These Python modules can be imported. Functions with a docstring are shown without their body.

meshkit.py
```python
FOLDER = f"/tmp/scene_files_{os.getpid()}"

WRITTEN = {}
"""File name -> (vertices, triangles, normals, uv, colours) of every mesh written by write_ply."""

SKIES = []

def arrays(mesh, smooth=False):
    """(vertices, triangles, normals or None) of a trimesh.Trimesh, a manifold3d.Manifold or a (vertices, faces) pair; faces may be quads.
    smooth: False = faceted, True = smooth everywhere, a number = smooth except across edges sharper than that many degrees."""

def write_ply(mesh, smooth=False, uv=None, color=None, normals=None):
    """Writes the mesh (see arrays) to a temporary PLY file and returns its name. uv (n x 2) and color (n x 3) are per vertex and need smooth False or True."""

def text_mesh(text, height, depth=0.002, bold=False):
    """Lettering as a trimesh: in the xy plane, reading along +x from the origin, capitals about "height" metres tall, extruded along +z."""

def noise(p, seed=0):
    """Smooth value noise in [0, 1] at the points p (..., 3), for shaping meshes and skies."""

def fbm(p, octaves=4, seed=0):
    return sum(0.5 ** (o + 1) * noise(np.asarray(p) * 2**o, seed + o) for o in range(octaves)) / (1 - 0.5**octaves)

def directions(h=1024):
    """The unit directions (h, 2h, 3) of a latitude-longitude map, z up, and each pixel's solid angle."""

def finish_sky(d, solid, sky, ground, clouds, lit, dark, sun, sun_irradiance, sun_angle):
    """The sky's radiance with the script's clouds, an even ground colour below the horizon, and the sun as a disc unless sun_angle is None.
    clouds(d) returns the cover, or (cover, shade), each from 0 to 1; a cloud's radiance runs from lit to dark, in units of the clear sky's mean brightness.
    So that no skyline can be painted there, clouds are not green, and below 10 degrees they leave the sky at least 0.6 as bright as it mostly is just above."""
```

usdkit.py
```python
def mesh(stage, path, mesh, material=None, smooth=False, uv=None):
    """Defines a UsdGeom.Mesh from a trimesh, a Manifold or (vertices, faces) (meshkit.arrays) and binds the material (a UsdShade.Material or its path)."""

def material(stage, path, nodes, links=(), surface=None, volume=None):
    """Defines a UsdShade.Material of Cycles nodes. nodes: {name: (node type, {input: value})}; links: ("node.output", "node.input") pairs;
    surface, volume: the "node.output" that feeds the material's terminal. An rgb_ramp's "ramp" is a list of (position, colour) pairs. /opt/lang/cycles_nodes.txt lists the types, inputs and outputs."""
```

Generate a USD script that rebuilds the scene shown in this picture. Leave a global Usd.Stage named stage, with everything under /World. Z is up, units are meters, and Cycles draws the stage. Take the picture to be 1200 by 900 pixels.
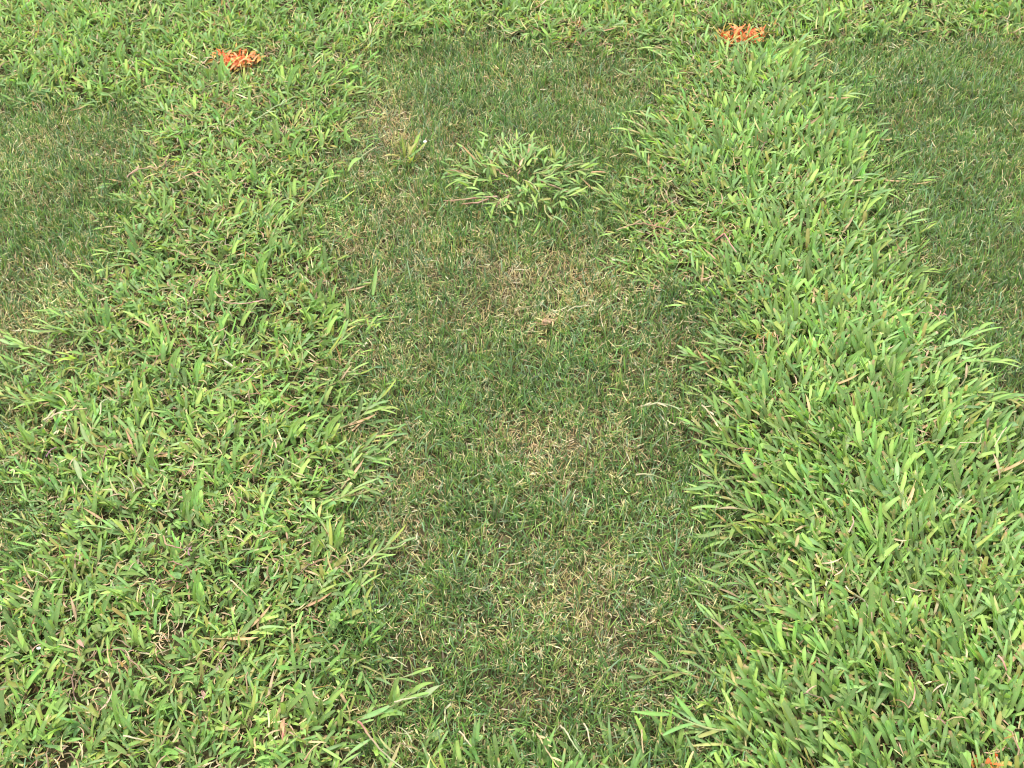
import math
import numpy as np
from pxr import Gf, Sdf, Usd, UsdGeom, UsdLux, UsdShade, Vt
from shapely.geometry import LineString, Polygon
from shapely import contains_xy, distance, points as shp_points
import usdkit
import meshkit

stage = Usd.Stage.CreateInMemory()
UsdGeom.SetStageUpAxis(stage, "Z")
UsdGeom.SetStageMetersPerUnit(stage, 1.0)
world = UsdGeom.Xform.Define(stage, "/World")
stage.SetDefaultPrim(world.GetPrim())
T = Sdf.ValueTypeNames

# ------------------------------------------------------------------ camera, sky, sun, exposure
CAM_H, F_PX, PITCH = 1.5, 1400.0, 45.75          # lens in pixels of a 1200 x 900 frame
EXPOSURE = 1.55
SUN_ELEV, SUN_AZ = math.radians(66), math.radians(-35)   # azimuth from +y towards +x
cam = UsdGeom.Camera.Define(stage, "/World/camera")
cam.CreateHorizontalApertureAttr(36.0)
cam.CreateVerticalApertureAttr(27.0)
cam.CreateFocalLengthAttr(36.0 * F_PX / 1200.0)
cam.CreateClippingRangeAttr(Gf.Vec2f(0.05, 1000))
cam.CreateExposureAttr(EXPOSURE)
cam.AddTranslateOp().Set(Gf.Vec3d(0, 0, CAM_H))
cam.AddRotateXOp().Set(90.0 - PITCH)

usdkit.material(stage, "/World/Looks/sky_look", {
    "sky": ("sky_texture", {"sky_type": "single_scattering", "sun_disc": False, "sun_elevation": SUN_ELEV, "sun_rotation": SUN_AZ,
                            "air_density": 1.0, "aerosol_density": 3.0, "ozone_density": 1.0}),
    "haze": ("mix_color", {"fac": 0.55, "b": (9.0, 9.3, 9.6)}),
    "bg": ("background_shader", {"strength": 0.1}),
}, [("sky.color", "haze.a"), ("haze.result", "bg.color")], surface="bg.background")
dome = UsdLux.DomeLight.Define(stage, "/World/sky")
UsdShade.MaterialBindingAPI.Apply(dome.GetPrim()).Bind(UsdShade.Material.Get(stage, "/World/Looks/sky_look"))
dome.GetPrim().SetCustomDataByKey("kind", "structure")
sun = UsdLux.DistantLight.Define(stage, "/World/sun")
sun.CreateNormalizeAttr(True)
sun.CreateIntensityAttr(0.4)
sun.CreateAngleAttr(10.0)
sun.CreateColorAttr(Gf.Vec3f(1.0, 0.96, 0.88))
sun.AddRotateZOp().Set(-math.degrees(SUN_AZ))
sun.AddRotateXOp().Set(-(90 - math.degrees(SUN_ELEV)))

# ------------------------------------------------------------------ helpers
R = np.random.default_rng(11)
used = {}


def numbered(path):
    n = used.get(path, 0)
    used[path] = n + 1
    return path if n == 0 else f"{path}_{n:03d}"


def tag(prim, label=None, cat=None, group=None, kind=None):
    for k, v in (("label", label), ("category", cat), ("group", group), ("kind", kind)):
        if v:
            prim.SetCustomDataByKey(k, v)
    return prim


_P = math.radians(PITCH)
RIGHT, UP, FWD = np.array([1, 0, 0.0]), np.array([0, math.sin(_P), math.cos(_P)]), np.array([0, math.cos(_P), -math.sin(_P)])


def at(u, v, z=0.02):
    """The point of the level z that shows at (u, v) in the 1200 x 900 photograph."""
    d = FWD + (u - 600) / F_PX * RIGHT - (v - 450) / F_PX * UP
    t = (z - CAM_H) / d[2]
    return np.array([d[0] * t, d[1] * t])


def ground_z(x, y):
    p = np.stack([np.asarray(x, float) * 2.2, np.asarray(y, float) * 2.2, np.zeros_like(np.asarray(x, float))], -1)
    return (meshkit.fbm(p + 40, 3, 5) - 0.5) * 0.03


def noise2(x, y, scale, seed=0, octaves=3):
    p = np.stack([np.asarray(x, float) * scale, np.asarray(y, float) * scale, np.full_like(np.asarray(x, float), 0.37)], -1)
    return meshkit.fbm(p + 100, octaves, seed)


class MB:
    """Collects vertices, triangles and colours of one mesh."""

    def __init__(self):
        self.v, self.f, self.c, self.n = [], [], [], 0

    def add(self, v, f, c):
        self.v.append(v); self.f.append(np.asarray(f) + self.n); self.c.append(np.broadcast_to(c, v.shape)); self.n += len(v)

    def build(self, path, mat):
        m = usdkit.mesh(stage, path, (np.vstack(self.v), np.vstack(self.f)), mat, smooth=True)
        UsdGeom.PrimvarsAPI(m).CreatePrimvar("tint", T.Color3fArray, "vertex").Set(Vt.Vec3fArray.FromNumpy(np.vstack(self.c).astype(np.float32)))
        return m.GetPrim()


def _frames(base, az, elev, length, bend, n, side):
    """Centre line of a blade that starts at elevation elev and turns by bend over its length; side: sideways turn."""
    t = np.linspace(0, 1, n + 1)
    e = elev + bend * t
    a = az + side * t
    d = np.stack([np.cos(e) * np.cos(a), np.cos(e) * np.sin(a), np.sin(e)], -1)
    step = (d[1:] + d[:-1]) / 2 * (length / n)
    p = np.vstack([base, base + np.cumsum(step, 0)])
    s = np.stack([-np.sin(a), np.cos(a), np.zeros_like(a)], -1)
    up = np.cross(d, s)
    return t, p, d, s, up


def leaf(mb, base, az, elev, length, width, bend, col, tip_col=None, base_col=None, n=4, fold=0.25, roll=0.0, side=0.0, cut=1.0, mid=1.22, collar=0.6, rag=0.0, rng=R):
    """A broad grass leaf: lanceolate, folded along its midrib; cut < 1 is a mown, blunt end."""
    base = np.asarray(base, float)
    t, p, d, s, up = _frames(base, az, elev, length * cut, bend, n, side)
    tt = t * cut
    w = np.where(tt < 0.3, collar + (1 - collar) * np.sin(np.clip(tt / 0.3, 0, 1) * math.pi / 2), 1 - np.clip((tt - 0.35) / 0.65, 0, 1) ** 2.3)
    w = np.maximum(w, 0.06) * width / 2
    if cut < 1:
        w[-1] *= 0.86
    ca, sa = math.cos(roll), math.sin(roll)
    s2 = s * ca + up * sa
    u2 = up * ca - s * sa
    wave = 0.10 * width * np.sin(t * 7 + rng.uniform(0, 6))[:, None]
    lift = fold * w[:, None]
    L, M, Rr = p + s2 * w[:, None] + u2 * (lift + wave), p, p - s2 * w[:, None] + u2 * (lift - wave)
    if rag:
        L[-1] += d[-1] * rag * length; Rr[-1] -= d[-1] * rag * length
    v = np.stack([L, M, Rr], 1).reshape(-1, 3)
    i = np.arange(n)[:, None] * 3
    f = np.concatenate([i + q for q in ([0, 3, 4], [0, 4, 1], [1, 4, 5], [1, 5, 2])], 0).reshape(-1, 3)
    tip = col if tip_col is None else tip_col
    bc = col * 0.9 if base_col is None else base_col
    c = col[None] * np.ones((n + 1, 1))
    k = np.clip(1 - t / 0.28, 0, 1)[:, None]
    c = c * (1 - k) + bc * k
    k = np.clip((t - 0.75) / 0.25, 0, 1)[:, None] ** 2
    c = c * (1 - k) + tip * k
    cc = np.stack([c, np.clip(c * mid, 0, 0.9), c], 1).reshape(-1, 3)
    mb.add(v, f, cc)
    return p[-1]


def blade(mb, base, az, elev, length, width, bend, col, base_col, tip_col, n=3, side=0.0, roll=0.0):
    """A narrow blade of the fine turf, two vertices across, mown end."""
    t, p, d, s, up = _frames(np.asarray(base, float), az, elev, length, bend, n, side)
    ca, sa = math.cos(roll), math.sin(roll)
    s2 = s * ca + up * sa
    w = (width / 2 * np.where(t < 0.5, 1.0, 1 - 0.55 * (t - 0.5) * 2))[:, None]
    v = np.stack([p + s2 * w, p - s2 * w], 1).reshape(-1, 3)
    i = np.arange(n)[:, None] * 2
    f = np.concatenate([i + q for q in ([0, 2, 3], [0, 3, 1])], 0).reshape(-1, 3)
    k = np.clip(1 - t / 0.4, 0, 1)[:, None]
    c = col * (1 - k) + base_col * k
    k = np.clip((t - 0.8) / 0.2, 0, 1)[:, None]
    c = c * (1 - k) + tip_col * k
    mb.add(v, f, np.repeat(c, 2, 0))


def tube(mb, pts, radii, col, sides=5):
    pts = np.asarray(pts, float)
    d = np.gradient(pts, axis=0)
    d /= np.linalg.norm(d, axis=1, keepdims=True)
    a = np.cross(d, [0.3, 0.2, 1.0]); a /= np.linalg.norm(a, axis=1, keepdims=True)
    b = np.cross(d, a)
    th = np.arange(sides) / sides * 2 * math.pi
    r = np.broadcast_to(radii, len(pts))
    v = (pts[:, None] + r[:, None, None] * (np.cos(th)[None, :, None] * a[:, None] + np.sin(th)[None, :, None] * b[:, None])).reshape(-1, 3)
    f = []
    for i in range(len(pts) - 1):
        for j in range(sides):
            q, w = i * sides + j, i * sides + (j + 1) % sides
            f += [[q, w, w + sides], [q, w + sides, q + sides]]
    for e in (0, (len(pts) - 1) * sides):
        f += [[e, e + j, e + j + 1] for j in range(1, sides - 1)]
    c = np.asarray(col, float)
    mb.add(v, f, np.repeat(c, sides, 0) if c.ndim == 2 else c)


# ------------------------------------------------------------------ materials
def leaf_material(name, rough, spec, trans, amount, spots=0.0):
    return usdkit.material(stage, f"/World/Looks/{name}", {
        "tint": ("attribute", {"attribute": "tint"}),
        "pos": ("geometry", {}),
        "broad": ("noise_texture", {"scale": 5.0, "detail": 3.0, "roughness": 0.6}),
        "fine": ("noise_texture", {"scale": 60.0, "detail": 2.0}),
        "vb": ("map_range", {"from_min": 0.3, "from_max": 0.7, "to_min": 1 - amount, "to_max": 1 + amount}),
        "vf": ("map_range", {"from_min": 0.25, "from_max": 0.75, "to_min": 0.82, "to_max": 1.18}),
        "vv": ("math", {"math_type": "multiply"}),
        "hh": ("map_range", {"from_min": 0.3, "from_max": 0.7, "to_min": 0.488, "to_max": 0.512}),
        "hsv": ("hsv", {"hue": 0.5, "saturation": 1.0, "value": 1.0, "fac": 1.0}),
        "speck": ("noise_texture", {"scale": 330.0, "detail": 2.0}),
        "sm": ("map_range", {"from_min": 0.60, "from_max": 0.72, "to_min": 0.0, "to_max": spots, "clamp": True}),
        "spot": ("mix_color", {"b": (0.40, 0.34, 0.14)}),
        "warm": ("mix_color", {"blend_type": "multiply", "fac": 1.0, "b": (1.1, 1.15, 0.55)}),
        "p": ("principled_bsdf", {"roughness": rough, "specular_ior_level": spec}),
        "tr": ("translucent_bsdf", {}),
        "mix": ("mix_closure", {"fac": trans}),
    }, [("pos.position", "broad.vector"), ("pos.position", "fine.vector"), ("broad.fac", "vb.value"), ("fine.fac", "vf.value"),
        ("vb.result", "vv.value1"), ("vf.result", "vv.value2"), ("fine.fac", "hh.value"), ("hh.result", "hsv.hue"), ("vv.value", "hsv.value"),
        ("pos.position", "speck.vector"), ("speck.fac", "sm.value"), ("sm.result", "spot.fac"), ("tint.color", "hsv.color"), ("hsv.color", "spot.a"), ("spot.result", "p.base_color"), ("spot.result", "warm.a"), ("warm.result", "tr.color"),
        ("p.BSDF", "mix.closure1"), ("tr.BSDF", "mix.closure2")], surface="mix.closure")


M_TURF = leaf_material("turf_blade", 0.45, 0.4, 0.25, 0.16)
M_CRAB = leaf_material("crabgrass_leaf", 0.5, 0.28, 0.38, 0.12, 0.55)
M_STRAW = leaf_material("dry_straw", 0.7, 0.2, 0.12, 0.08)
M_PAINT = usdkit.material(stage, "/World/Looks/orange_paint", {
    "tint": ("attribute", {"attribute": "tint"}),
    "p": ("principled_bsdf", {"roughness": 0.55, "specular_ior_level": 0.4}),
}, [("tint.color", "p.base_color")], surface="p.BSDF")
M_SOIL = usdkit.material(stage, "/World/Looks/soil_thatch", {
    "pos": ("geometry", {}),
    "a": ("noise_texture", {"scale": 90.0, "detail": 6.0, "roughness": 0.65}),
    "b": ("noise_texture", {"scale": 2.5, "detail": 4.0}),
    "ramp": ("rgb_ramp", {"ramp": [(0.3, (0.03, 0.022, 0.012)), (0.5, (0.07, 0.052, 0.028)), (0.62, (0.13, 0.10, 0.052)), (0.75, (0.25, 0.2, 0.11))]}),
    "green": ("mix_color", {"b": (0.07, 0.11, 0.03)}),
    "gm": ("map_range", {"from_min": 0.35, "from_max": 0.65, "to_min": 0.0, "to_max": 0.25}),
    "bump": ("bump", {"strength": 0.6, "distance": 0.006}),
    "p": ("principled_bsdf", {"roughness": 0.95, "specular_ior_level": 0.15}),
}, [("pos.position", "a.vector"), ("pos.position", "b.vector"), ("a.fac", "ramp.fac"), ("ramp.color", "green.a"), ("b.fac", "gm.value"), ("gm.result", "green.fac"),
    ("green.result", "p.base_color"), ("a.fac", "bump.height"), ("bump.normal", "p.normal")], surface="p.BSDF")

# ------------------------------------------------------------------ colours (linear albedo)
GREEN = np.array([[0.106, 0.202, 0.046], [0.132, 0.238, 0.050], [0.084, 0.166, 0.044], [0.146, 0.234, 0.084], [0.195, 0.285, 0.155], [0.190, 0.275, 0.060], [0.066, 0.138, 0.038]])
TAN = np.array([[0.60, 0.49, 0.26], [0.50, 0.39, 0.20], [0.70, 0.61, 0.40], [0.40, 0.28, 0.14], [0.56, 0.48, 0.22]])
CRAB = np.array([[0.192, 0.312, 0.076], [0.224, 0.352, 0.085], [0.166, 0.280, 0.075], [0.262, 0.376, 0.085], [0.184, 0.294, 0.106], [0.218, 0.336, 0.114], [0.148, 0.255, 0.069]])
YELLOW = np.array([[0.28, 0.33, 0.07], [0.33, 0.30, 0.10]])
BROWN = np.array([[0.40, 0.26, 0.14], [0.48, 0.35, 0.20], [0.30, 0.17, 0.09], [0.44, 0.29, 0.20]])
PALE = np.array([0.30, 0.33, 0.14])


def pick(a, rng, jitter=0.14):
    return a[rng.integers(len(a))] * rng.normal(1, jitter)


# ------------------------------------------------------------------ regions of the lawn, drawn on the ground
def poly(pts):
    return Polygon([at(u, v) for u, v in pts]).buffer(0)


LEFT_L = [(150, 120), (165, 150), (152, 210), (135, 265), (128, 310), (105, 335), (78, 385), (25, 420), (0, 470), (-5, 550), (45, 588), (20, 640), (-60, 700), (-260, 1300)]
LEFT_R = [(440, 20), (440, 60), (430, 110), (412, 170), (400, 200), (372, 240), (375, 290), (400, 340), (428, 365), (410, 420), (415, 480), (426, 520), (432, 600), (435, 650), (425, 720), (445, 780), (452, 830), (440, 860), (420, 900), (420, 1300)]
RIGHT_L = [(760, 30), (772, 80), (770, 115), (735, 190), (728, 230), (735, 275), (745, 310), (785, 335), (835, 362), (850, 400), (828, 450), (835, 520), (842, 590), (872, 650), (880, 700), (850, 745), (825, 780), (822, 840), (840, 900), (840, 1300)]
RIGHT_R = [(930, 30), (930, 55), (955, 75), (990, 112), (1020, 170), (1038, 212), (1050, 262), (1062, 312), (1108, 362), (1120, 400), (1160, 440), (1200, 492), (1330, 700), (1650, 1300)]
P_LEFT = poly([(150, 20)] + LEFT_L + LEFT_R[::-1])
P_RIGHT = poly(RIGHT_L + RIGHT_R[::-1])
P_TOP = poly([(-1500, -330), (2700, -330), (1600, 45), (1200, 40), (1100, 44), (960, 52), (930, 62), (800, 80), (770, 55), (700, 62), (640, 58), (560, 48), (500, 42), (440, 62), (300, 90), (150, 120), (60, 122), (0, 108), (-300, 95)])
P_FRINGE = poly([(420, 1300), (420, 900), (455, 886), (520, 876), (600, 880), (680, 876), (760, 880), (830, 876), (840, 1300)])


def line(pts):
    return LineString([at(u, v) for u, v in pts])


L_LL, L_LR, L_RL, L_RR = line(LEFT_L), line(LEFT_R), line(RIGHT_L), line(RIGHT_R)


def signed(P, x, y):
    g = shp_points(x, y)
    return np.where(contains_xy(P, x, y), 1, -1) * distance(P.boundary, g)


# a lawn 9 m wide and 7 m deep is built of blades; the ground goes on beyond it
X0, X1, Y0, Y1 = -4.2, 4.2, 0.1, 6.5


def grid_jitter(per_m2, rng, x0=X0, x1=X1, y0=Y0, y1=Y1):
    s = 1 / math.sqrt(per_m2)
    gx, gy = np.meshgrid(np.arange(x0, x1, s), np.arange(y0, y1, s))
    x, y = gx.ravel(), gy.ravel()
    return x + rng.uniform(-0.6, 0.6, len(x)) * s, y + rng.uniform(-0.6, 0.6, len(y)) * s


def crab_cover(x, y):
    """(cover, region index): 0 left strip, 1 right strip, 2 band at the top, 3 fringe at the bottom; -1 none."""
    edge = (noise2(x, y, 14, 3) - 0.5) * 0.10 + (noise2(x, y, 45, 13) - 0.5) * 0.05
    d = np.stack([signed(P, x, y) for P in (P_LEFT, P_RIGHT, P_TOP, P_FRINGE)], 0)
    best = d.argmax(0)
    m = d.max(0) + edge
    return m, np.where(m > -0.03, best, -1)


CLEAR = [(277, 74, 0.066), (868, 49, 0.070), (1155, 900, 0.014), (93, 866, 0.008)]


def not_cleared(x, y):
    ok = np.ones(len(x), bool)
    for u, v, r in CLEAR:
        c = at(u, v, 0.02)
        ok &= np.hypot(x - c[0], y - c[1]) > r
    return ok


# ------------------------------------------------------------------ ground
def ground():
    fine = np.arange(-5, 5.01, 0.06)
    far = 5 + np.cumsum(0.12 * 1.25 ** np.arange(28))
    xs = np.concatenate([-far[::-1], fine, far])
    fy = np.arange(-1, 7.51, 0.06)
    ys = np.concatenate([-1 - (far[::-1] - 5), fy, 7.5 + (far - 5)])
    gx, gy = np.meshgrid(xs, ys)
    v = np.stack([gx, gy, ground_z(gx, gy)], -1).reshape(-1, 3)
    w, h = len(xs), len(ys)
    i = (np.arange(h - 1)[:, None] * w + np.arange(w - 1)[None]).ravel()
    f = np.concatenate([np.stack([i, i + 1, i + w + 1], 1), np.stack([i, i + w + 1, i + w], 1)])
    m = usdkit.mesh(stage, "/World/ground", (v, f), M_SOIL, smooth=True)
    tag(m.GetPrim(), "brown soil and thatch under the lawn grass", "ground", kind="structure")


ground()


# ------------------------------------------------------------------ prototypes
def turf_tuft(rng, dead, n=47, rad=0.036):
    mb = MB()
    for _ in range(n):
        a, r = rng.uniform(0, 6.28), rad * math.sqrt(rng.uniform())
        b = (r * math.cos(a), r * math.sin(a), -0.002)
        if rng.uniform() < dead:
            c = pick(TAN, rng)
            blade(mb, b, rng.uniform(0, 6.28), rng.uniform(0.3, 1.3), rng.uniform(0.014, 0.032), rng.uniform(0.0009, 0.0019), rng.normal(-0.3, 0.5), c, c * 0.8, c, side=rng.normal(0, 0.3), roll=rng.normal(0, 0.7))
        else:
            c = pick(GREEN, rng, 0.2)
            tip = pick(TAN, rng) if rng.uniform() < 0.12 else c * 1.1
            blade(mb, b, rng.uniform(0, 6.28), rng.normal(0.98, 0.3), rng.normal(0.030, 0.008), rng.uniform(0.0012, 0.0025), rng.normal(-0.3, 0.4), c, c * 0.7 + TAN[1] * 0.15, tip, side=rng.normal(0, 0.22), roll=rng.normal(0, 0.5))
    for _ in range(int(3 + 16 * dead)):      # cut clippings and dead bits that lie between the blades
        a, r = rng.uniform(0, 6.28), rad * math.sqrt(rng.uniform())
        c = pick(TAN, rng)
        blade(mb, (r * math.cos(a), r * math.sin(a), rng.uniform(0.002, 0.016)), rng.uniform(0, 6.28), rng.normal(0.05, 0.3), rng.uniform(0.008, 0.022), rng.uniform(0.0008, 0.0016), rng.normal(-0.1, 0.2), c, c, c, n=2, side=rng.normal(0, 0.3), roll=rng.normal(0, 0.8))
    return mb


def leaf_colours(rng, yellow=0.08):
    c = pick(CRAB, rng)
    if rng.uniform() < yellow:
        c = pick(YELLOW, rng)
    tip = pick(BROWN, rng) * 1.3 if rng.uniform() < 0.14 else c * 1.05
    base = c * 0.55 + PALE * 0.35
    return c, tip, base


def upright_shoot(rng, lean=0.9, lng=1.0, n=6):
    """Leaves that rise together, pointing along +x."""
    mb = MB()
    for k in range(n):
        c, tip, base = leaf_colours(rng, 0.05)
        a = rng.normal(0, 0.55)
        z = rng.uniform(0.004, 0.022)
        cut = rng.uniform(0.45, 0.8) if rng.uniform() < 0.65 else 1.0
        leaf(mb, (rng.normal(0, 0.007), rng.normal(0, 0.007), z), a, rng.normal(lean, 0.25), rng.normal(0.038, 0.010) * lng * (1.1 if cut < 1 else 0.9), rng.uniform(0.0038, 0.0066) * math.exp(rng.normal(0, 0.2)), rng.normal(-0.45, 0.45) - (1.3 if rng.uniform() < 0.14 else 0), c, tip, base,
             fold=rng.uniform(0.1, 0.45), roll=rng.normal(0, 0.35), side=rng.normal(0, 0.25), cut=cut, rag=rng.normal(0, 0.02) if cut < 1 else 0, rng=rng)
    if rng.uniform() < 0.6:
        c = pick(BROWN, rng)
        leaf(mb, (rng.normal(0, 0.01), rng.normal(0, 0.01), 0.006), rng.uniform(0, 6.28), rng.normal(0.3, 0.3), rng.uniform(0.015, 0.03), rng.uniform(0.0015, 0.003), rng.normal(-0.3, 0.6), c, fold=0.8, side=rng.normal(0, 0.7), rng=rng)
    return mb


def short_shoot(rng, n=6):
    """Short leaves in all directions, as after mowing, with bits of stem."""
    mb = MB()
    for k in range(n):
        c, tip, base = leaf_colours(rng, 0.10)
        a = rng.uniform(0, 6.28)
        cut = rng.uniform(0.5, 0.85) if rng.uniform() < 0.35 else 1.0
        leaf(mb, (rng.normal(0, 0.009), rng.normal(0, 0.009), rng.uniform(0.006, 0.026)), a, rng.normal(0.55, 0.32), rng.uniform(0.015, 0.036), rng.uniform(0.0028, 0.0050) * math.exp(rng.normal(0, 0.2)), rng.normal(-0.5, 0.45) - (1.3 if rng.uniform() < 0.14 else 0), c, tip, base,
             fold=rng.uniform(0.1, 0.5), roll=rng.normal(0, 0.45), side=rng.normal(0, 0.3), cut=cut, rag=rng.normal(0, 0.02) if cut < 1 else 0, rng=rng)
    for k in range(rng.integers(1, 4)):
        c = pick(BROWN, rng) if rng.uniform() < 0.5 else pick(TAN, rng)
        leaf(mb, (rng.normal(0, 0.012), rng.normal(0, 0.012), rng.uniform(0.008, 0.024)), rng.uniform(0, 6.28), rng.normal(0.2, 0.3), rng.uniform(0.010, 0.026), rng.uniform(0.0012, 0.0026), rng.normal(-0.2, 0.6), c, fold=0.8, side=rng.normal(0, 0.8), rng=rng)
    return mb


def sprawl_parts(rng, n=6, length=0.075, dry=0.25):
    """A low shoot along +x: (stem, [leaves]) as separate meshes."""
    stem = MB()
    k = 7
    t = np.linspace(0, 1, k)
    pts = np.stack([t * length, 0.006 * np.sin(t * 4 + rng.uniform(0, 3)), 0.012 + 0.012 * t], -1)
    a, b = pick(BROWN, rng), PALE
    a = a * 0.6 + np.array([0.10, 0.12, 0.03])
    tube(stem, pts, 0.0014 - 0.0006 * t, a[None] * (1 - t[:, None]) + b[None] * t[:, None], 5)
    leaves = []
    for j in range(n):
        mb = MB()
        c, tip, base = leaf_colours(rng, 0.07)
        if rng.uniform() < 0.03:
            c = pick(BROWN, rng) * 1.2; tip = base = c
        q = 0.15 + 0.85 * j / (n - 1)
        p = np.array([np.interp(q, t, pts[:, m]) for m in range(3)])
        sgn = 1 if j % 2 else -1
        az = sgn * rng.uniform(0.15, 0.65) if j < n - 1 else rng.normal(0, 0.15)
        cut = rng.uniform(0.6, 0.85) if rng.uniform() < dry else 1.0
        leaf(mb, p, az, rng.normal(0.25, 0.2), rng.uniform(0.024, 0.048), rng.uniform(0.0036, 0.0060), rng.normal(-0.45, 0.3), c, tip, base, n=6,
             fold=rng.uniform(0.1, 0.4), roll=rng.normal(0, 0.3), side=rng.normal(0, 0.25), cut=cut, rng=rng)
        leaves.append(mb)
    return stem, leaves


def merged(parts):
    mb = MB()
    for p in parts:
        mb.add(np.vstack(p.v), np.vstack(p.f), np.vstack(p.c))
    return mb


def dead_leaf_bits(rng):
    mb = MB()
    for k in range(1):      # bits of creeping stem
        L, a = rng.uniform(0.02, 0.06), rng.uniform(0, 6.28)
        t = np.linspace(-0.5, 0.5, 5)
        q = np.stack([t * L * math.cos(a), t * L * math.sin(a), rng.uniform(0.012, 0.030) + 0.006 * np.cos(t * 6)], -1) + rng.normal(0, 0.002, (5, 3))
        tube(mb, q, 0.0011, (pick(BROWN, rng) if rng.uniform() < 0.6 else pick(TAN, rng)) * 0.8, 4)
    for k in range(5):
        c = pick(BROWN, rng) if rng.uniform() < 0.5 else pick(TAN, rng)
        leaf(mb, (rng.normal(0, 0.014), rng.normal(0, 0.014), rng.uniform(0.006, 0.034)), rng.uniform(0, 6.28), rng.normal(0.25, 0.35), rng.uniform(0.012, 0.034), rng.uniform(0.0012, 0.003), rng.normal(-0.2, 0.6), c, fold=rng.uniform(0.2, 1), roll=rng.normal(0, 0.6), side=rng.normal(0, 0.7), rng=rng)
    return mb


def in_view(x, y, margin=35):
    """Whether a point of the ground shows in the photograph, or close to its frame."""
    d = np.stack([x, y, np.full_like(x, -CAM_H)], -1)
    c = d @ FWD
    u, v = 600 + F_PX * (d @ RIGHT) / c, 450 - F_PX * (d @ UP) / c
    return (c > 0.1) & (u > -margin) & (u < 1200 + margin) & (v > -margin) & (v < 900 + margin)


def rotation(yaw, tilt, dirn):
    """Matrices (n, 3, 3): a turn by yaw about z, then a lean of tilt towards the heading dirn."""
    c, s_ = np.cos(yaw), np.sin(yaw)
    z, o = np.zeros_like(c), np.ones_like(c)
    A = np.stack([np.stack([c, -s_, z], -1), np.stack([s_, c, z], -1), np.stack([z, z, o], -1)], -2)
    kx, ky = -np.sin(dirn), np.cos(dirn)
    K = np.stack([np.stack([z, z, ky], -1), np.stack([z, z, -kx], -1), np.stack([-ky, kx, z], -1)], -2)
    ct, st = np.cos(tilt)[:, None, None], np.sin(tilt)[:, None, None]
    kk = np.stack([kx, ky, z], -1)
    B = ct * np.eye(3) + st * K + (1 - ct) * kk[:, :, None] * kk[:, None, :]
    return B @ A


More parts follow.
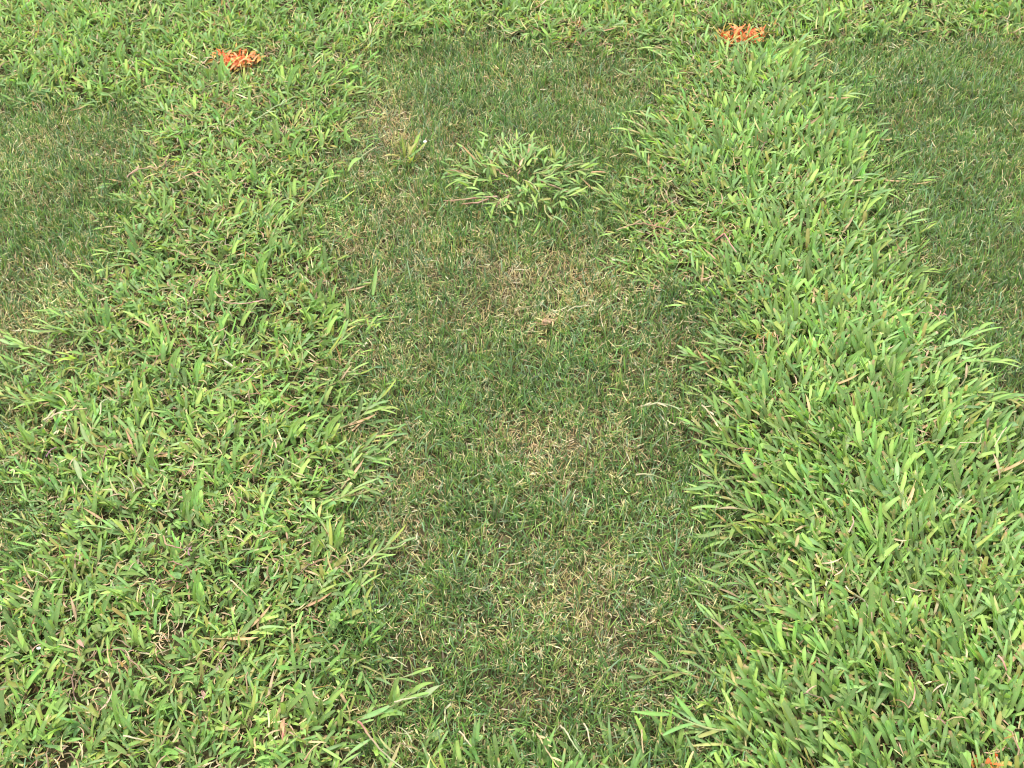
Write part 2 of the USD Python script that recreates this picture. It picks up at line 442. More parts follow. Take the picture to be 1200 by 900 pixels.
def scatter(name, label, cat, protos, mat, which, x, y, z, yaw, scale, rng, tilt=0.1, colour=0.12):
    """Grass that nobody could count: real blades where the photograph looks, copies of the same tufts around it, all one object."""
    path = f"/World/{numbered(name)}"
    root = UsdGeom.Xform.Define(stage, path).GetPrim()
    tag(root, label, cat, kind="stuff")
    near = in_view(x, y)
    n = len(x)
    tl, td = np.abs(rng.normal(0, tilt, n)), rng.uniform(0, 6.28, n)
    tone = np.clip(rng.normal(1, colour, (n, 1)) * (1 + rng.normal(0, 0.05, (n, 3))), 0.6, 1.5)
    arr = [(np.vstack(p.v), np.vstack(p.f), np.vstack(p.c)) for p in protos]
    V, F, C, off = [], [], [], 0
    M = rotation(yaw, tl, td)
    for k, (v, f, c) in enumerate(arr):
        idx = np.nonzero(near & (which == k))[0]
        if not len(idx):
            continue
        w = np.einsum("nij,vj->nvi", M[idx], v) * scale[idx][:, None, None] + np.stack([x, y, z], -1)[idx][:, None, :]
        V.append(w.reshape(-1, 3)); C.append((c[None] * tone[idx][:, None, :]).reshape(-1, 3))
        F.append((f[None] + off + np.arange(len(idx))[:, None, None] * len(v)).reshape(-1, 3))
        off += len(idx) * len(v)
    if V:
        mb = MB(); mb.v, mb.f, mb.c = V, F, [np.clip(q, 0, 0.9) for q in C]
        mb.build(f"{path}/blades", mat)
        STATS[path] = sum(len(q) for q in F)
    far = ~near
    if far.any():
        pi = UsdGeom.PointInstancer.Define(stage, f"{path}/outer_blades")
        rel = pi.CreatePrototypesRel()
        for k, mb in enumerate(protos):
            mb.build(f"{path}/outer_blades/prototypes/tuft_{k:03d}", mat)
            rel.AddTarget(f"{path}/outer_blades/prototypes/tuft_{k:03d}")
        m = int(far.sum())
        pi.CreateProtoIndicesAttr(Vt.IntArray.FromNumpy(np.asarray(which[far], np.int32)))
        pi.CreatePositionsAttr(Vt.Vec3fArray.FromNumpy(np.stack([x, y, z], -1)[far].astype(np.float32)))
        h = yaw[far] / 2
        q = np.stack([np.zeros(m), np.zeros(m), np.sin(h), np.cos(h)], -1)
        pi.CreateOrientationsAttr(Vt.QuathArray.FromNumpy(q.astype(np.float16)))
        pi.CreateScalesAttr(Vt.Vec3fArray.FromNumpy(np.repeat(np.asarray(scale[far], np.float32)[:, None], 3, 1)))
    return root


STATS = {}


# ------------------------------------------------------------------ fine turf
DRY = [(620, 325, 120, 30, .36), (640, 375, 80, 22, .24), (650, 515, 90, 40, .42), (700, 685, 60, 60, .42), (680, 755, 60, 30, .3), (450, 150, 40, 50, .5), (450, 275, 80, 40, .35),
       (470, 400, 70, 40, .2), (40, 390, 70, 60, .4), (90, 165, 110, 22, .25), (460, 530, 40, 80, .3), (780, 800, 60, 40, .22), (470, 625, 50, 30, .25), (780, 440, 50, 40, .2), (40, 610, 60, 30, .3),
       (520, 490, 50, 40, -.2), (560, 570, 60, 30, -.2), (700, 615, 60, 30, -.2), (660, 430, 90, 25, -.2), (540, 800, 90, 30, -.12), (600, 120, 150, 30, -.05), (600, 270, 120, 25, -.05), (500, 690, 60, 30, -.12)]


def dryness(x, y):
    d = 0.25 + 0.45 * (noise2(x, y, 7, 9) - 0.5) + 0.45 * (noise2(x, y, 27, 19) - 0.5) + 0.35 * (noise2(x, y, 60, 29) - 0.5)
    d = np.where(x > 0.75, d - 0.10, d)
    for u, v, ru, rv, k in DRY:
        c, ex, ey = at(u, v), abs(at(u + ru, v)[0] - at(u, v)[0]), abs(at(u, v - rv)[1] - at(u, v + rv)[1]) / 2
        d = d + 0.88 * k * np.exp(-((x - c[0]) / ex) ** 2 - ((y - c[1]) / ey) ** 2)
    return np.clip(d, 0.02, 0.85)


rng = np.random.default_rng(21)
LEVELS = [0.06, 0.18, 0.32, 0.50, 0.72]
turf_protos = [turf_tuft(rng, lv) for lv in LEVELS for _ in range(7)]
x, y = grid_jitter(1350, rng)
cover, region = crab_cover(x, y)
keep = (cover < 0.01) | (rng.uniform(size=len(x)) < np.where(cover < 0.05, 0.75, 0.33))
keep |= (region == 3) & (cover > 0)
keep &= in_view(x, y, 90) | (rng.uniform(size=len(x)) < 0.55)
x, y = x[keep], y[keep]
dry = dryness(x, y)
lv = np.clip(np.searchsorted([0.12, 0.25, 0.41, 0.61], dry + rng.normal(0, 0.07, len(x))), 0, 4)
which = lv * 7 + rng.integers(0, 7, len(x))
zz = ground_z(x, y)
scale = rng.normal(1.0, 0.09, len(x)) * (0.92 + 0.25 * (noise2(x, y, 9, 31) - 0.3)) * np.where(lv > 2, 0.9, 1.0)
yaw = rng.uniform(0, 6.28, len(x))
mid_left = np.array([at(250, v)[0] for v in range(-300, 1300, 50)]); mid_left_y = np.array([at(250, v)[1] for v in range(-300, 1300, 50)])
mid_right = np.array([at(950, v)[0] for v in range(-300, 1300, 50)]); o = np.argsort(mid_left_y)
side = np.where(x < np.interp(y, mid_left_y[o], mid_left[o]), 0, np.where(x > np.interp(y, mid_left_y[o], mid_right[o]), 2, 1))
for k, lab in enumerate(["closely mown fine turf with straw coloured flecks left of the left crabgrass strip",
                         "closely mown fine turf with dry tan patches between the two crabgrass strips",
                         "dark green fine turf with few dry blades right of the right crabgrass strip"]):
    m = side == k
    scatter("fine_turf", lab, "grass", turf_protos, M_TURF, which[m], x[m], y[m], zz[m], yaw[m], scale[m], rng)

# ------------------------------------------------------------------ crabgrass
rng = np.random.default_rng(33)
NU, NS, NP, ND = 14, 14, 8, 4
crab_protos = [upright_shoot(rng) for _ in range(NU)] + [short_shoot(rng) for _ in range(NS)] + [merged([s] + l) for s, l in (sprawl_parts(rng) for _ in range(NP))] + [dead_leaf_bits(rng) for _ in range(ND)]
x, y = grid_jitter(4300, rng)
cover, region = crab_cover(x, y)
keep = (region >= 0) & not_cleared(x, y)
thin = np.where(region == 3, 0.22, 1.0) * np.clip(0.30 + cover / 0.07, 0.06, 1)
gaps = noise2(x, y, 22, 77)
thin = thin * np.where(region == 1, 1.0, np.clip((gaps - 0.27) * 6, 0.35, 1))
keep &= rng.uniform(size=len(x)) < thin
keep &= in_view(x, y, 90) | (rng.uniform(size=len(x)) < 0.6)
x, y, cover, region = x[keep], y[keep], cover[keep], region[keep]
g = shp_points(x, y)
dl, dr = distance(L_LL, g), distance(L_LR, g)
el, er = distance(L_RL, g), distance(L_RR, g)
s_left, s_right = (dl - dr) / (dl + dr), (el - er) / (el + er)      # -1 at the left edge of a strip, +1 at its right edge
s = np.where(region == 0, s_left, np.where(region == 1, s_right, 0))
heading = math.pi / 2 - s * math.radians(75) + np.where(np.abs(s) < 0.5, 0, 0)
spread = np.where(region == 0, 1.0, np.where(region == 1, 0.65, 1.0))
swirl = (noise2(x, y, 4, 55) - 0.5) * 2.5
yaw = heading + swirl * np.where(np.abs(s) > 0.6, 0.3, 1.0) + rng.normal(0, 1, len(x)) * spread * np.where(np.abs(s) > 0.65, 0.8, 1.0)
u = rng.uniform(size=len(x))
lush = noise2(x, y, 5, 88)
p_short = np.where(region == 0, 0.62, np.where(region == 1, 0.22, 0.5)) + (lush - 0.5) * 0.4
p_sprawl = np.where(region == 3, 0.0, np.where(cover < 0.06, 0.16, 0.06))
ca_, cb_ = at(790, 265), at(800, 110)
low = np.exp(-((x - ca_[0]) / 0.13) ** 2 - ((y - ca_[1]) / 0.22) ** 2) + 0.5 * np.exp(-((x - cb_[0]) / 0.12) ** 2 - ((y - cb_[1]) / 0.2) ** 2)
p_short = p_short + np.where(region == 1, low * 0.7, 0)
p_dead = np.where(region == 1, 0.015 + 0.10 * low, 0.075) * np.clip((noise2(x, y, 16, 99) - 0.3) * 5, 0, 3)
kind = np.where(u < p_dead, 3, np.where(u < p_dead + p_sprawl, 2, np.where(u < p_dead + p_sprawl + p_short * (1 - p_sprawl), 1, 0)))
kind = np.where((region == 3) & (kind != 3), 0, kind)
which = np.select([kind == 0, kind == 1, kind == 2], [rng.integers(0, NU, len(x)), NU + rng.integers(0, NS, len(x)), NU + NS + rng.integers(0, NP, len(x))], NU + NS + NP + rng.integers(0, ND, len(x)))
zz = ground_z(x, y) - 0.004 + np.clip(cover, 0, 0.10) * 0.10
scale = rng.normal(1.0, 0.12, len(x)) * np.where(cover < 0.04, 0.85, 1.0) * np.where(region == 0, 0.95, 1.0) * np.where(region == 2, 0.98, 1.0) * np.where(region == 1, 1.05 - 0.2 * np.clip(low, 0, 1), 1.0)
for k, lab in enumerate(["broad leaved crabgrass of short mixed leaves and brown stems in the strip on the left",
                         "lush light green crabgrass with upright leaves in the strip on the right",
                         "yellowish green crabgrass across the far side of the plots",
                         "sparse upright crabgrass leaves along the near edge of the middle turf"]):
    m = region == k
    scatter("crabgrass", lab, "crabgrass", crab_protos, M_CRAB, which[m], x[m], y[m], zz[m], yaw[m], scale[m], rng)

# ------------------------------------------------------------------ single things
rng = np.random.default_rng(55)


def thing(name, label, cat, loc=(0, 0, 0), yaw=0.0, group=None, scale=None):
    x = UsdGeom.Xform.Define(stage, f"/World/{numbered(name)}")
    x.AddTranslateOp().Set(Gf.Vec3d(*map(float, loc)))
    x.AddRotateZOp().Set(math.degrees(yaw))
    if scale:
        x.AddScaleOp().Set(Gf.Vec3f(scale, scale, scale))
    return tag(x.GetPrim(), label, cat, group)


def part(owner, name, mb, mat):
    return mb.build(numbered(f"{owner.GetPath()}/{name}"), mat)


def moved(mb, yaw, pos, k=1.0):
    c, s_ = math.cos(yaw), math.sin(yaw)
    A = np.array([[c, -s_, 0], [s_, c, 0], [0, 0, 1]])
    o = MB()
    o.add(np.vstack(mb.v) @ A.T * k + np.asarray(pos), np.vstack(mb.f), np.vstack(mb.c))
    return o


def spot(u, v, z=0.0):
    p = at(u, v, z)
    return np.array([p[0], p[1], float(ground_z(p[0], p[1]))])


# marks sprayed on the grass with orange paint
ORANGE = np.array([[0.74, 0.165, 0.045], [0.78, 0.20, 0.068], [0.68, 0.13, 0.038], [0.80, 0.25, 0.10]])


def paint_mark(label, u, v, rad, n, height, squash=0.62, upright=0.4, seed=0):
    g = np.random.default_rng(900 + seed)
    t = thing("paint_mark", label, "paint mark", spot(u, v, 0.02))
    for k in range(n):
        a, r = g.uniform(0, 6.28), rad * 1.2 * math.sqrt(g.uniform())
        rim = r / rad
        c = pick(ORANGE, g, 0.06)
        if g.uniform() < (rim - 0.55) * 1.4:      # thinly sprayed towards the rim
            k_ = g.uniform(0.05, 0.75)
            c = c * k_ + np.array([0.21, 0.30, 0.06]) * (1 - k_)
        mb = MB()
        cut = g.uniform(0.5, 0.85) if g.uniform() < 0.6 else 1.0
        leaf(mb, (r * math.cos(a), r * math.sin(a) * squash, g.uniform(0.006, 0.5 * height)), g.uniform(0, 6.28), g.normal(upright, 0.35), g.uniform(0.018, 0.036), g.uniform(0.0036, 0.0066), g.normal(-0.4, 0.5),
             np.clip(c, 0, 0.92), None, np.clip(c * 0.8 + np.array([0.05, 0.06, 0.0]), 0, 0.9), n=4, fold=g.uniform(0.1, 0.5), roll=g.normal(0, 0.5), side=g.normal(0, 0.3), cut=cut, rng=g)
        part(t, "leaf", mb, M_PAINT)
    return t


paint_mark("round orange paint mark on crabgrass leaves above the left strip", 277, 70, 0.044, 170, 0.058, seed=1)
paint_mark("ragged orange paint mark at the top end of the right strip", 868, 45, 0.049, 170, 0.062, upright=0.8, seed=2)
paint_mark("orange painted leaves cut by the near frame edge in the right strip", 1155, 902, 0.014, 14, 0.075, upright=0.9, seed=3)
paint_mark("single faint orange painted leaf low in the left strip", 95, 866, 0.006, 3, 0.06, upright=0.3, seed=4)

# the lone crabgrass plant on the middle turf
c0 = spot(608, 216, 0.02)
plant = thing("crabgrass_plant", "lone round crabgrass plant with spreading shoots on the middle turf", "crabgrass plant", c0)
g = np.random.default_rng(77)
for k in range(26):
    a = k / 26 * 2 * math.pi + g.normal(0, 0.45)
    r0 = g.uniform(0.02, 0.10) if k % 3 else g.uniform(0.08, 0.135)
    st, lv = sprawl_parts(g, n=int(g.integers(4, 8)), length=g.uniform(0.03, 0.08), dry=0.4)
    pos = (r0 * math.cos(a), r0 * math.sin(a) * 0.85, g.uniform(0.002, 0.02) + max(0, 0.022 - r0 * 0.2))
    part(plant, "stem", moved(st, a + g.normal(0, 0.25), pos), M_STRAW)
    for q in lv:
        part(plant, "leaf", moved(q, a + g.normal(0, 0.7), pos), M_CRAB)
for k in range(165):
    a, r = g.uniform(0, 6.28), 0.125 * math.sqrt(g.uniform())
    c, tip, base = leaf_colours(g, 0.12)
    mb = MB()
    leaf(mb, (r * math.cos(a), r * math.sin(a), g.uniform(0.012, 0.034)), a + g.normal(0, 1.1), g.normal(0.45, 0.35), g.uniform(0.018, 0.044), g.uniform(0.0042, 0.0072), g.normal(-0.5, 0.4), c, tip, base, fold=0.3, roll=g.normal(0, 0.4), cut=0.75 if g.uniform() < 0.4 else 1.0, rng=g)
    part(plant, "leaf", mb, M_CRAB)
for du, dv, au, av in [(-20, 15, -85, 19), (-30, 20, -62, 22), (30, -2, 68, 8), (4, -10, 8, -34), (-8, -8, -28, -20), (-5, 14, -22, 24)]:
    p0, p1 = np.append(at(603 + du, 218 + dv, .03), 0) - np.append(c0[:2], 0), np.append(at(603 + au, 218 + av, .03), 0) - np.append(c0[:2], 0)
    tt = np.linspace(0, 1, 6)[:, None]
    pts = p0 * (1 - tt) + p1 * tt + np.array([0, 0, 1]) * (0.034 - 0.008 * tt) + g.normal(0, 0.0015, (6, 3))
    mb = MB()
    tube(mb, pts, np.array([0.0019, 0.0016, 0.0019, 0.0014, 0.0016, 0.0010]), np.array([(pick(BROWN, g, .05) * 0.6 + np.array([0.36, 0.20, 0.16]) * 0.4) for _ in range(6)]))
    part(plant, "stem", mb, M_STRAW)

tuft = thing("crabgrass_plant", "small yellowish crabgrass tuft between left strip and lone plant", "crabgrass plant", spot(478, 184, 0.02))
for k in range(22):
    a, r = g.uniform(0, 6.28), 0.022 * math.sqrt(g.uniform())
    c = pick(YELLOW, g) if g.uniform() < 0.35 else pick(CRAB, g)
    mb = MB()
    leaf(mb, (r * math.cos(a), r * math.sin(a), 0.01), a + g.normal(0, 0.6), g.normal(0.75, 0.3), g.uniform(0.03, 0.055), g.uniform(0.005, 0.0075), g.normal(-0.5, 0.4), c, pick(BROWN, g), None, fold=0.3, roll=g.normal(0, 0.4), rng=g)
    part(tuft, "leaf", mb, M_CRAB)

# shoots along the edges of the strips: the first of each shape is built, the others refer to it
first_shoots = []


def edge_shoot(u, v, yaw, label, group, lift=0.006, k=1.0):
    if len(first_shoots) < 9:
        t = thing("crabgrass_shoot", label, "crabgrass shoot", spot(u, v, 0.02) + [0, 0, lift], yaw, group, k)
        st, lv = sprawl_parts(rng, n=int(rng.integers(5, 8)), length=rng.uniform(0.06, 0.09), dry=0.35)
        part(t, "stem", st, M_STRAW)
        for q in lv:
            part(t, "leaf", q, M_CRAB)
        first_shoots.append(t)
        return t
    src = first_shoots[int(rng.integers(len(first_shoots)))]
    t = thing("crabgrass_shoot", label, "crabgrass shoot", spot(u, v, 0.02) + [0, 0, lift], yaw, group, k)
    t.GetReferences().AddInternalReference(src.GetPath())
    t.SetInstanceable(True)
    return t


def along(pts, n, v0, v1):
    p = np.array(pts, float)
    p = p[(p[:, 1] >= -10) & (p[:, 1] <= 960)]
    v = np.linspace(v0, v1, n) + rng.normal(0, 8, n)
    o = np.argsort(p[:, 1])
    return np.interp(v, p[o, 1], p[o, 0]), v


LANDMARKS = [((277, 70), "closest to the left orange mark"), ((868, 45), "closest to the right orange mark"), ((603, 210), "closest to the lone crabgrass plant"), ((478, 184), "closest to the small yellowish tuft"),
             ((641, 377), "closest to the brown clod"), ((775, 477), "closest to the torn pale blade"), ((764, 558), "closest to the fading tan straw"), ((490, 820), "closest to the pale green runner"),
             ((770, 775), "closest to the stray turf leaf"), ((75, 484), "closest to the tan seedy stalk"), ((148, 208), "closest to the pink stalk"), ((1094, 362), "closest to the reddish dried patch"),
             ((1052, 292), "closest to the brown seedy leaves"), ((755, 264), "closest to the red brown runner"), ((440, 330), "closest to the upright leaf on turf"),
             ((60, 530), "closest to the purple twig"), ((92, 550), "closest to the bluish upright leaf"), ((119, 475), "closest to the whitish curled stalk"), ((346, 115), "closest to the long pale stalk"),
             ((434, 180), "closest to the tan slanting stem"), ((312, 350), "closest to the pinkish branching stalk"), ((467, 779), "closest to the thin pale stem"), ((440, 872), "closest to the red runner"),
             ((769, 338), "closest to the cream dead leaf curl"), ((836, 492), "closest to the cream straw"), ((862, 486), "closest to the brownish straw"), ((854, 285), "closest to the pink forked stem"),
             ((1137, 521), "closest to the bent cream stem"), ((1172, 514), "closest to the slanting cream stem"), ((186, 198), "closest to the reddish stalk"), ((1200, 470), "closest to the right frame edge"), ((0, 420), "closest to the left frame edge")]


def with_landmarks(places, label, reach=170):
    """Labels for repeats: the one nearest to a landmark is told apart by it."""
    out = [label] * len(places)
    for (lu, lv_), words in LANDMARKS:
        d = [math.hypot(u_ - lu, v_ - lv_) for u_, v_ in places]
        k = int(np.argmin(d))
        if d[k] < reach and out[k] == label:
            out[k] = f"{label}, {words}"
    for k, words in ((int(np.argmin([p[1] for p in places])), "farthest away in the photo"), (int(np.argmax([p[1] for p in places])), "nearest to the viewer")):
        if out[k] == label:
            out[k] = f"{label}, {words}"
    return out


EDGES = [
    (LEFT_L, 16, 300, 640, math.pi - 0.15, 0.5, 22, "flat crabgrass shoot reaching left over the turf", "shoots on the outer edge of the left strip"),
    (LEFT_R, 13, 120, 850, 0.55, 0.7, -16, "left strip shoot leaning over the middle turf", "shoots on the inner edge of the left strip"),
    (RIGHT_L, 12, 120, 860, 2.35, 0.55, 20, "right strip shoot leaning over the middle turf", "shoots on the inner edge of the right strip"),
    (RIGHT_R, 12, 90, 480, 0.75, 0.6, -20, "right strip shoot leaning over the dark turf", "shoots on the outer edge of the right strip"),
]
for pts, n, v0, v1, yaw, dev, inset, lab, grp in EDGES:
    us, vs = along(pts, n, v0, v1)
    us = us + inset + rng.normal(0, 8, n)
    for u_, v_, lb in zip(us, vs, with_landmarks(list(zip(us, vs)), lab)):
        edge_shoot(u_, v_, yaw + rng.normal(0, dev), lb, grp, lift=rng.uniform(-0.008, 0.006), k=float(rng.normal(0.78, 0.10)))

# upright tufts along the near edge of the middle turf
first_tufts = []
places = [(u_ + rng.normal(0, 5), 912 + rng.normal(0, 14)) for u_ in np.linspace(455, 835, 24)]
labels = ["upright crabgrass tuft at the near edge of the middle turf"] * len(places)
labels[0] += ", leftmost of its row"
labels[-1] += ", rightmost of its row"
for lu, words in ((667, "behind the leaning cream straw"), (640, "beside the frayed tan straw"), (752, "beside the pinkish straw"), (546, "beside the short left straw"), (690, "beside the short middle straw")):
    k = int(np.argmin([abs(p[0] - lu) if lb.endswith("turf") else 1e9 for p, lb in zip(places, labels)]))
    labels[k] += ", " + words
for (u_, v_), lb in zip(places, labels):
    t = thing("crabgrass_tuft", lb, "crabgrass tuft", spot(u_, v_, 0.0), math.pi / 2 + rng.normal(0, 0.35), "tufts along the near edge of the middle turf", float(rng.normal(1.0, 0.12)))
    if len(first_tufts) < 8:
        for k in range(int(rng.integers(4, 7))):
            mb = MB()
            c, tip, base = leaf_colours(rng, 0.05)
            if rng.uniform() < 0.04:
                c = pick(TAN, rng) * 0.8; tip = base = c
            cut = rng.uniform(0.6, 0.85) if rng.uniform() < 0.5 else 1.0
            leaf(mb, (rng.normal(0, 0.009), rng.normal(0, 0.009), 0.002), rng.normal(0, 0.8), rng.normal(1.0, 0.25), rng.uniform(0.034, 0.060), rng.uniform(0.0036, 0.0066), rng.normal(-0.4, 0.4), c, tip, base, n=6, fold=rng.uniform(0.1, 0.4), roll=rng.normal(0, 0.5), side=rng.normal(0, 0.35), cut=cut, rng=rng)
            part(t, "leaf", mb, M_CRAB)
        first_tufts.append(t)
    else:
        t.GetReferences().AddInternalReference(first_tufts[int(rng.integers(8))].GetPath())
        t.SetInstanceable(True)

# stalks, straws, stray leaves and other single bits
C_ = dict(tan=(0.40, 0.31, 0.16), cream=(0.44, 0.38, 0.23), pink=(0.42, 0.25, 0.19), red=(0.34, 0.14, 0.11), brown=(0.30, 0.19, 0.10), pale=(0.30, 0.36, 0.18), green=(0.17, 0.29, 0.07), purple=(0.26, 0.14, 0.16), lime=(0.22, 0.34, 0.08))


def stalk(name, label, cat, px, z, width, c0, c1, sheath=True):
    """A stem along the points px of the photograph, with nodes and a few torn sheaths."""
    width = width * 0.72
    g = np.random.default_rng(int(px[0][0] * 7 + px[0][1]))
    org = spot(*px[0], z)
    P = np.array([np.append(at(u, v, z), z) for u, v in px])
    P[:, :2] -= org[:2]
    tq = np.linspace(0, len(P) - 1, 4 * len(P))
    pts = np.stack([np.interp(tq, np.arange(len(P)), P[:, k]) for k in range(3)], -1)
    L = np.linalg.norm(P[-1] - P[0])
    q = np.linspace(0, 1, len(pts))
    pts += np.stack([np.sin(q * 5 + 1) * L * 0.02, np.cos(q * 4) * L * 0.02, 0.004 * np.sin(q * 3.14)], -1) + g.normal(0, L * 0.006, pts.shape)
    a, b = np.array(C_[c0]), np.array(C_[c1])
    r = width / 2 * (1.05 - 0.35 * q) * (1 + 0.25 * (np.arange(len(pts)) % 4 == 0))
    t = thing(name, label, cat, org)
    mb = MB(); tube(mb, pts, r, (a * (1 - q[:, None]) + b * q[:, None]) * g.normal(1, 0.06, (len(pts), 1)), 6)
    part(t, "stem", mb, M_STRAW)
    if sheath:
        for k in (0.15, 0.45, 0.8):
            i = int(k * (len(pts) - 1)); d = pts[-1] - pts[0]
            mb = MB()
            cc = (a if k < 0.5 else b) * g.normal(1.05, 0.1)
            leaf(mb, pts[i], math.atan2(d[1], d[0]) + g.choice([-1, 1]) * g.uniform(0.2, 0.7), g.uniform(0.1, 0.5), g.uniform(0.012, 0.024), width * g.uniform(0.8, 1.5), g.normal(-0.3, 0.4), np.clip(cc, 0, .8), fold=0.8, side=g.normal(0, 0.4), rng=g)
            part(t, "sheath", mb, M_STRAW)
    return t


def stray_leaf(name, label, cat, a, b, z, width, col, sink=0.5, tipcol=None):
    """One leaf from the point a to the point b of the photograph."""
    org = spot(*a, z)
    A, B = at(*a, z), at(*b, z + 0.012)
    d = B - A
    L = math.hypot(*d)
    mb = MB()
    c = np.array(C_[col])
    el = math.atan2(0.014, L) + 0.3
    leaf(mb, (0, 0, z), math.atan2(d[1], d[0]), el, L * 1.06, width, -0.6, c, np.array(C_[tipcol]) if tipcol else None, None, n=7, fold=0.3, roll=0.15, side=0.12)
    t = mb.build(f"/World/{numbered(name)}", M_CRAB)
    UsdGeom.Xformable(t).AddTranslateOp().Set(Gf.Vec3d(*map(float, org)))
    return tag(t, label, cat)


def bits(name, label, cat, u, v, z, rad, n, cols, length=(0.01, 0.022), width=(0.0015, 0.003), lump=None, up=0.4):
    """A little heap of dead leaf pieces, each a part."""
    g = np.random.default_rng(int(u * 3 + v))
    t = thing(name, label, cat, spot(u, v, z))
    if lump:
        import trimesh
        m = trimesh.creation.icosphere(3, 1.0)
        w = m.vertices * (0.7 + 0.8 * meshkit.fbm(m.vertices * 2.2 + 9, 3, 4)[:, None]) * np.array([lump, lump * 0.75, lump * 0.6])
        mb = MB(); mb.add(w + [0, 0, z], m.faces, np.array([pick(BROWN, g, .15) * 0.8 for _ in w]))
        part(t, "clod", mb, M_STRAW)
    for k in range(n):
        a, r = g.uniform(0, 6.28), rad * math.sqrt(g.uniform())
        mb = MB()
        c = np.array(C_[cols[int(g.integers(len(cols)))]]) * g.normal(1, 0.1)
        leaf(mb, (r * math.cos(a), r * math.sin(a), z + g.uniform(-0.004, 0.006)), g.uniform(0, 6.28), g.normal(up, 0.35), g.uniform(*length), g.uniform(*width), g.normal(-0.3, 0.6), np.clip(c, 0, .85), n=3, fold=0.6, roll=g.normal(0, 0.5), side=g.normal(0, 0.6), rng=g)
        part(t, "dead_leaf", mb, M_STRAW)
    return t


def fleck(label, u, v, z, size, col):
    import trimesh
    m = trimesh.creation.icosphere(2, 1.0)
    w = m.vertices * (0.7 + 0.6 * meshkit.fbm(m.vertices * 1.5 + u, 2, 4)[:, None]) * np.array([size, size * 0.7, size * 0.35]) + [0, 0, z]
    mb = MB(); mb.add(w, m.faces, np.array(col))
    t = mb.build(f"/World/{numbered('fleck')}", M_STRAW)
    UsdGeom.Xformable(t).AddTranslateOp().Set(Gf.Vec3d(*map(float, spot(u, v, z))))
    return tag(t, label, "fleck")


ZC, ZT = 0.048, 0.026
S, LF = "grass_stalk", "stray_leaf"
stalk(S, "long pale grass stalk lying slantwise below the left paint mark", "stalk", [(297, 144), (320, 131), (346, 115)], ZC, 0.0035, "pale", "pale")
stalk(S, "pinkish branching stalk across the middle of the left strip", "stalk", [(250, 343), (262, 355), (285, 357), (312, 350)], ZC, 0.0034, "tan", "pink")
stalk(S, "tan seedy stalk at the outer edge of the left strip", "stalk", [(50, 492), (74, 483), (102, 477)], ZC, 0.0042, "cream", "tan")
stalk(S, "whitish curled stalk right of the tan seedy stalk", "stalk", [(117, 486), (119, 474), (129, 466)], ZC, 0.0032, "cream", "pale", False)
stalk(S, "short purple twig on flat shoots left of the left strip", "twig", [(54, 535), (66, 524)], ZC, 0.0032, "purple", "purple", False)
stalk(S, "pale stem with a torn leaf low on the left strip edge", "stalk", [(91, 558), (98, 566), (106, 575)], ZC, 0.0026, "pale", "cream", False)
stray_leaf(LF, "bluish upright leaf above the pale torn stem at the left", "leaf", (95, 562), (88, 537), ZC, 0.008, "pale")
stalk(S, "pink stalk near the upper outer edge of the left strip", "stalk", [(148, 208), (163, 200), (186, 196)], ZC, 0.0036, "pink", "tan")
stalk(S, "reddish stalk right of the pink one in the upper left strip", "stalk", [(205, 216), (222, 208), (238, 201)], ZC, 0.003, "tan", "red")
stalk(S, "tan stem slanting at the inner edge of the upper left strip", "stalk", [(441, 174), (432, 181), (421, 188)], ZC, 0.0034, "tan", "pale", False)
stray_leaf(LF, "broad light leaf at the end of the tan slanting stem", "leaf", (423, 187), (406, 203), ZC, 0.012, "lime")
stray_leaf(LF, "upright leaf alone on turf right of the left strip", "leaf", (437, 345), (444, 312), ZT, 0.007, "green")
stalk(S, "red brown runner at the inner edge of the right strip", "runner", [(722, 270), (738, 265), (755, 262), (786, 268)], ZC, 0.0036, "tan", "red")
stalk(S, "bright pink forked stem inside the upper right strip", "stalk", [(838, 283), (848, 276), (856, 288), (863, 297)], ZC + 0.01, 0.004, "red", "pink", False)
bits("dead_leaf_heap", "cream and brown dead leaf curl beside the right strip", "dead leaves", 769, 338, ZT + 0.01, 0.012, 9, ["cream", "tan", "brown"])
stalk(S, "torn pale blade lying on turf left of the right strip", "blade", [(750, 477), (775, 474), (801, 479)], ZT - 0.004, 0.004, "cream", "pale")
stalk(S, "tan straw fading to green below the torn pale blade", "straw", [(745, 557), (764, 558), (786, 564)], ZT - 0.004, 0.0036, "cream", "green", False)
bits("dead_grass_clod", "pinkish brown clod of dead grass in the middle turf", "clod", 641, 377, ZT - 0.004, 0.018, 22, ["brown", "tan", "brown"], lump=0.008)
stalk("straw", "yellow straw just right of the brown clod", "straw", [(664, 366), (674, 362), (688, 359)], ZT + 0.003, 0.003, "cream", "cream", False)
stalk("straw", "short tan straw just left of the brown clod", "straw", [(603, 363), (616, 361)], ZT + 0.003, 0.0028, "tan", "tan", False)
bits("dead_leaf_heap", "brown seedy dead leaves at the outer edge of the right strip", "dead leaves", 1052, 292, ZC, 0.020, 14, ["brown", "tan", "red"])
bits("dead_leaf_heap", "reddish dried patch at the bulge of the right strip", "dead leaves", 1094, 362, ZC, 0.030, 22, ["pink", "brown", "tan"])
bits("dead_leaf_heap", "upright tan stubs in the near right corner", "stubs", 1101, 848, ZC, 0.010, 7, ["tan", "cream", "pink"], length=(0.02, 0.032), up=1.0)
stalk(S, "red runner turning green at the near end of the left strip", "runner", [(419, 850), (432, 866), (450, 884), (474, 903)], ZC - 0.005, 0.0042, "red", "pale", False)
stalk(S, "pale green runner reaching right onto the middle turf", "runner", [(462, 826), (480, 823), (498, 818)], ZT + 0.008, 0.0034, "cream", "pale", False)
stray_leaf(LF, "broad leaf at the tip of the pale green runner", "leaf", (497, 818), (518, 806), ZT + 0.01, 0.008, "pale")
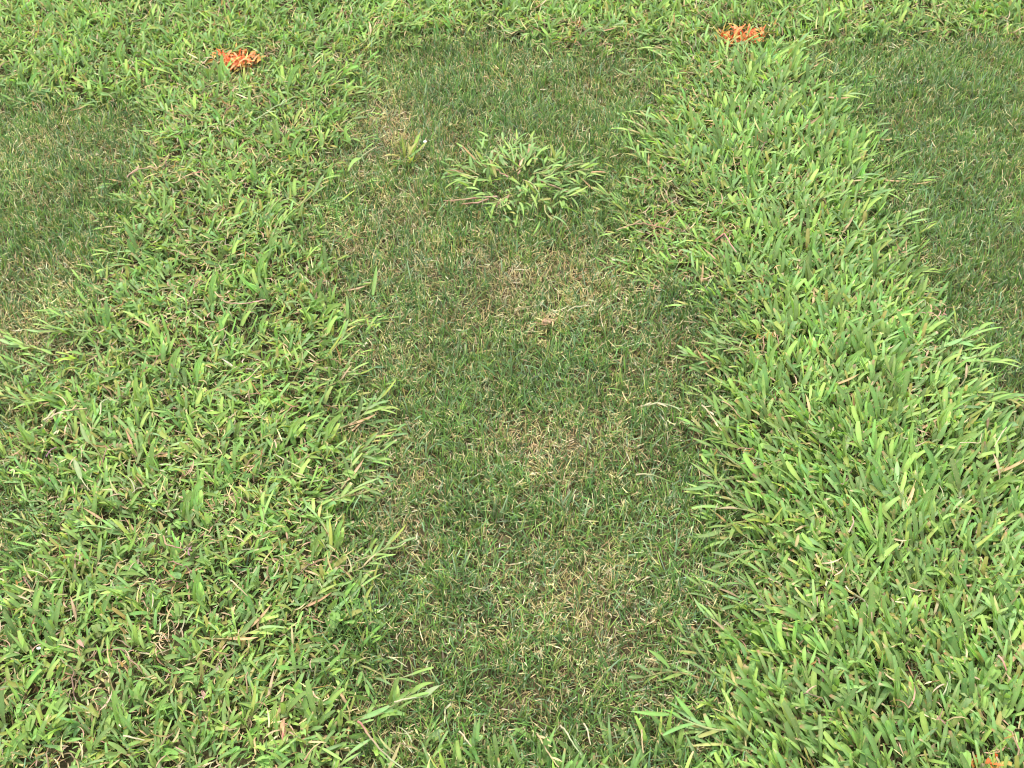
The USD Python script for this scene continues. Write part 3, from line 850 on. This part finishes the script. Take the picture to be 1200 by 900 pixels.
stalk(S, "thin pale stem above the pale green runner", "stalk", [(456, 774), (468, 780), (478, 785)], ZT + 0.004, 0.0026, "pale", "cream", False)
stray_leaf(LF, "single broad green leaf on turf left of the near right strip", "leaf", (784, 787), (757, 763), ZT, 0.007, "green")
stalk("straw", "long brownish straw poking left from the right strip", "straw", [(845, 473), (856, 480), (868, 492)], ZC, 0.003, "tan", "brown", False)
stalk("straw", "cream straw at the inner edge of the right strip", "straw", [(822, 478), (832, 490), (846, 506)], ZC - 0.01, 0.0038, "cream", "tan")
for k, (px, lab, c) in enumerate([
        ([(656, 852), (667, 866), (682, 886)], "cream straw leaning left at the near edge of middle turf", "cream"),
        ([(628, 862), (640, 880), (655, 900)], "frayed tan straw left of the cream straw at the near edge", "tan"),
        ([(751, 857), (752, 868), (754, 884)], "upright pinkish straw at the near edge right of centre", "tan"),
        ([(684, 850), (689, 861), (692, 874)], "short upright cream straw right of the leaning cream straw", "cream"),
        ([(538, 859), (545, 867), (553, 876)], "short cream straw among near edge tufts left of centre", "cream")]):
    stalk("straw", lab, "straw", px, 0.034, 0.0034, c, "pale" if k == 0 else c, k == 1)
stalk("straw", "cream straw lying in the middle of the near left strip", "straw", [(271, 684), (280, 692), (291, 701)], ZC, 0.0034, "cream", "tan", False)
stalk(S, "brown kinked stem left of the pink seed bit", "stalk", [(192, 632), (196, 643), (214, 646)], ZC, 0.0032, "brown", "pink", False)
bits("seed_bit", "pink seed bit in the near left strip", "seed head", 222, 647, ZC, 0.008, 8, ["pink", "purple"], length=(0.007, 0.013))
bits("seed_bit", "small purple seed bit above the near frame edge at left", "seed head", 239, 818, ZC, 0.005, 6, ["purple", "pink"], length=(0.006, 0.010))
stray_leaf("dead_leaf", "pinkish dead leaf base in the lower left corner region", "dead leaf", (92, 752), (99, 763), ZC, 0.006, "pink")
stalk("straw", "short cream straw above the near frame edge at left", "straw", [(145, 864), (156, 867), (170, 868)], ZC, 0.0034, "cream", "cream", False)
stalk(S, "dark brown twig upright in the near left strip", "twig", [(333, 846), (335, 860)], ZC, 0.004, "brown", "red")
stalk(S, "tan brown twig slanting at the near end of left strip", "twig", [(357, 894), (366, 883), (377, 872)], ZC, 0.0034, "brown", "tan", False)
stalk(S, "tan forked stub in the middle of the right strip", "stub", [(993, 628), (999, 618), (998, 609)], ZC, 0.0036, "cream", "pink", False)
stray_leaf("dead_leaf", "orange brown dead leaf left of the tan forked stub", "dead leaf", (931, 645), (936, 628), ZC, 0.005, "tan", tipcol="brown")
stalk(S, "bent cream stem near the right edge of the right strip", "stalk", [(1124, 521), (1147, 523), (1150, 509)], ZC, 0.0024, "cream", "tan", False)
stalk(S, "slanting cream stem beside the bent one at the right", "stalk", [(1164, 526), (1171, 514), (1179, 502)], ZC, 0.0028, "cream", "cream", False)
stalk(S, "red brown stub in the lower right of the right strip", "stub", [(1168, 772), (1173, 780), (1178, 789)], ZC, 0.004, "pink", "red", False)
stalk(S, "pinkish stub in the hollow of the near right strip", "stub", [(944, 815), (955, 807)], ZC, 0.0036, "pink", "tan", False)
fleck("tiny white fleck above the small yellowish tuft", 498, 167, 0.035, 0.004, (0.82, 0.82, 0.78))
fleck("tiny white fleck on leaves in the near left strip", 46, 761, 0.055, 0.0028, (0.82, 0.80, 0.76))
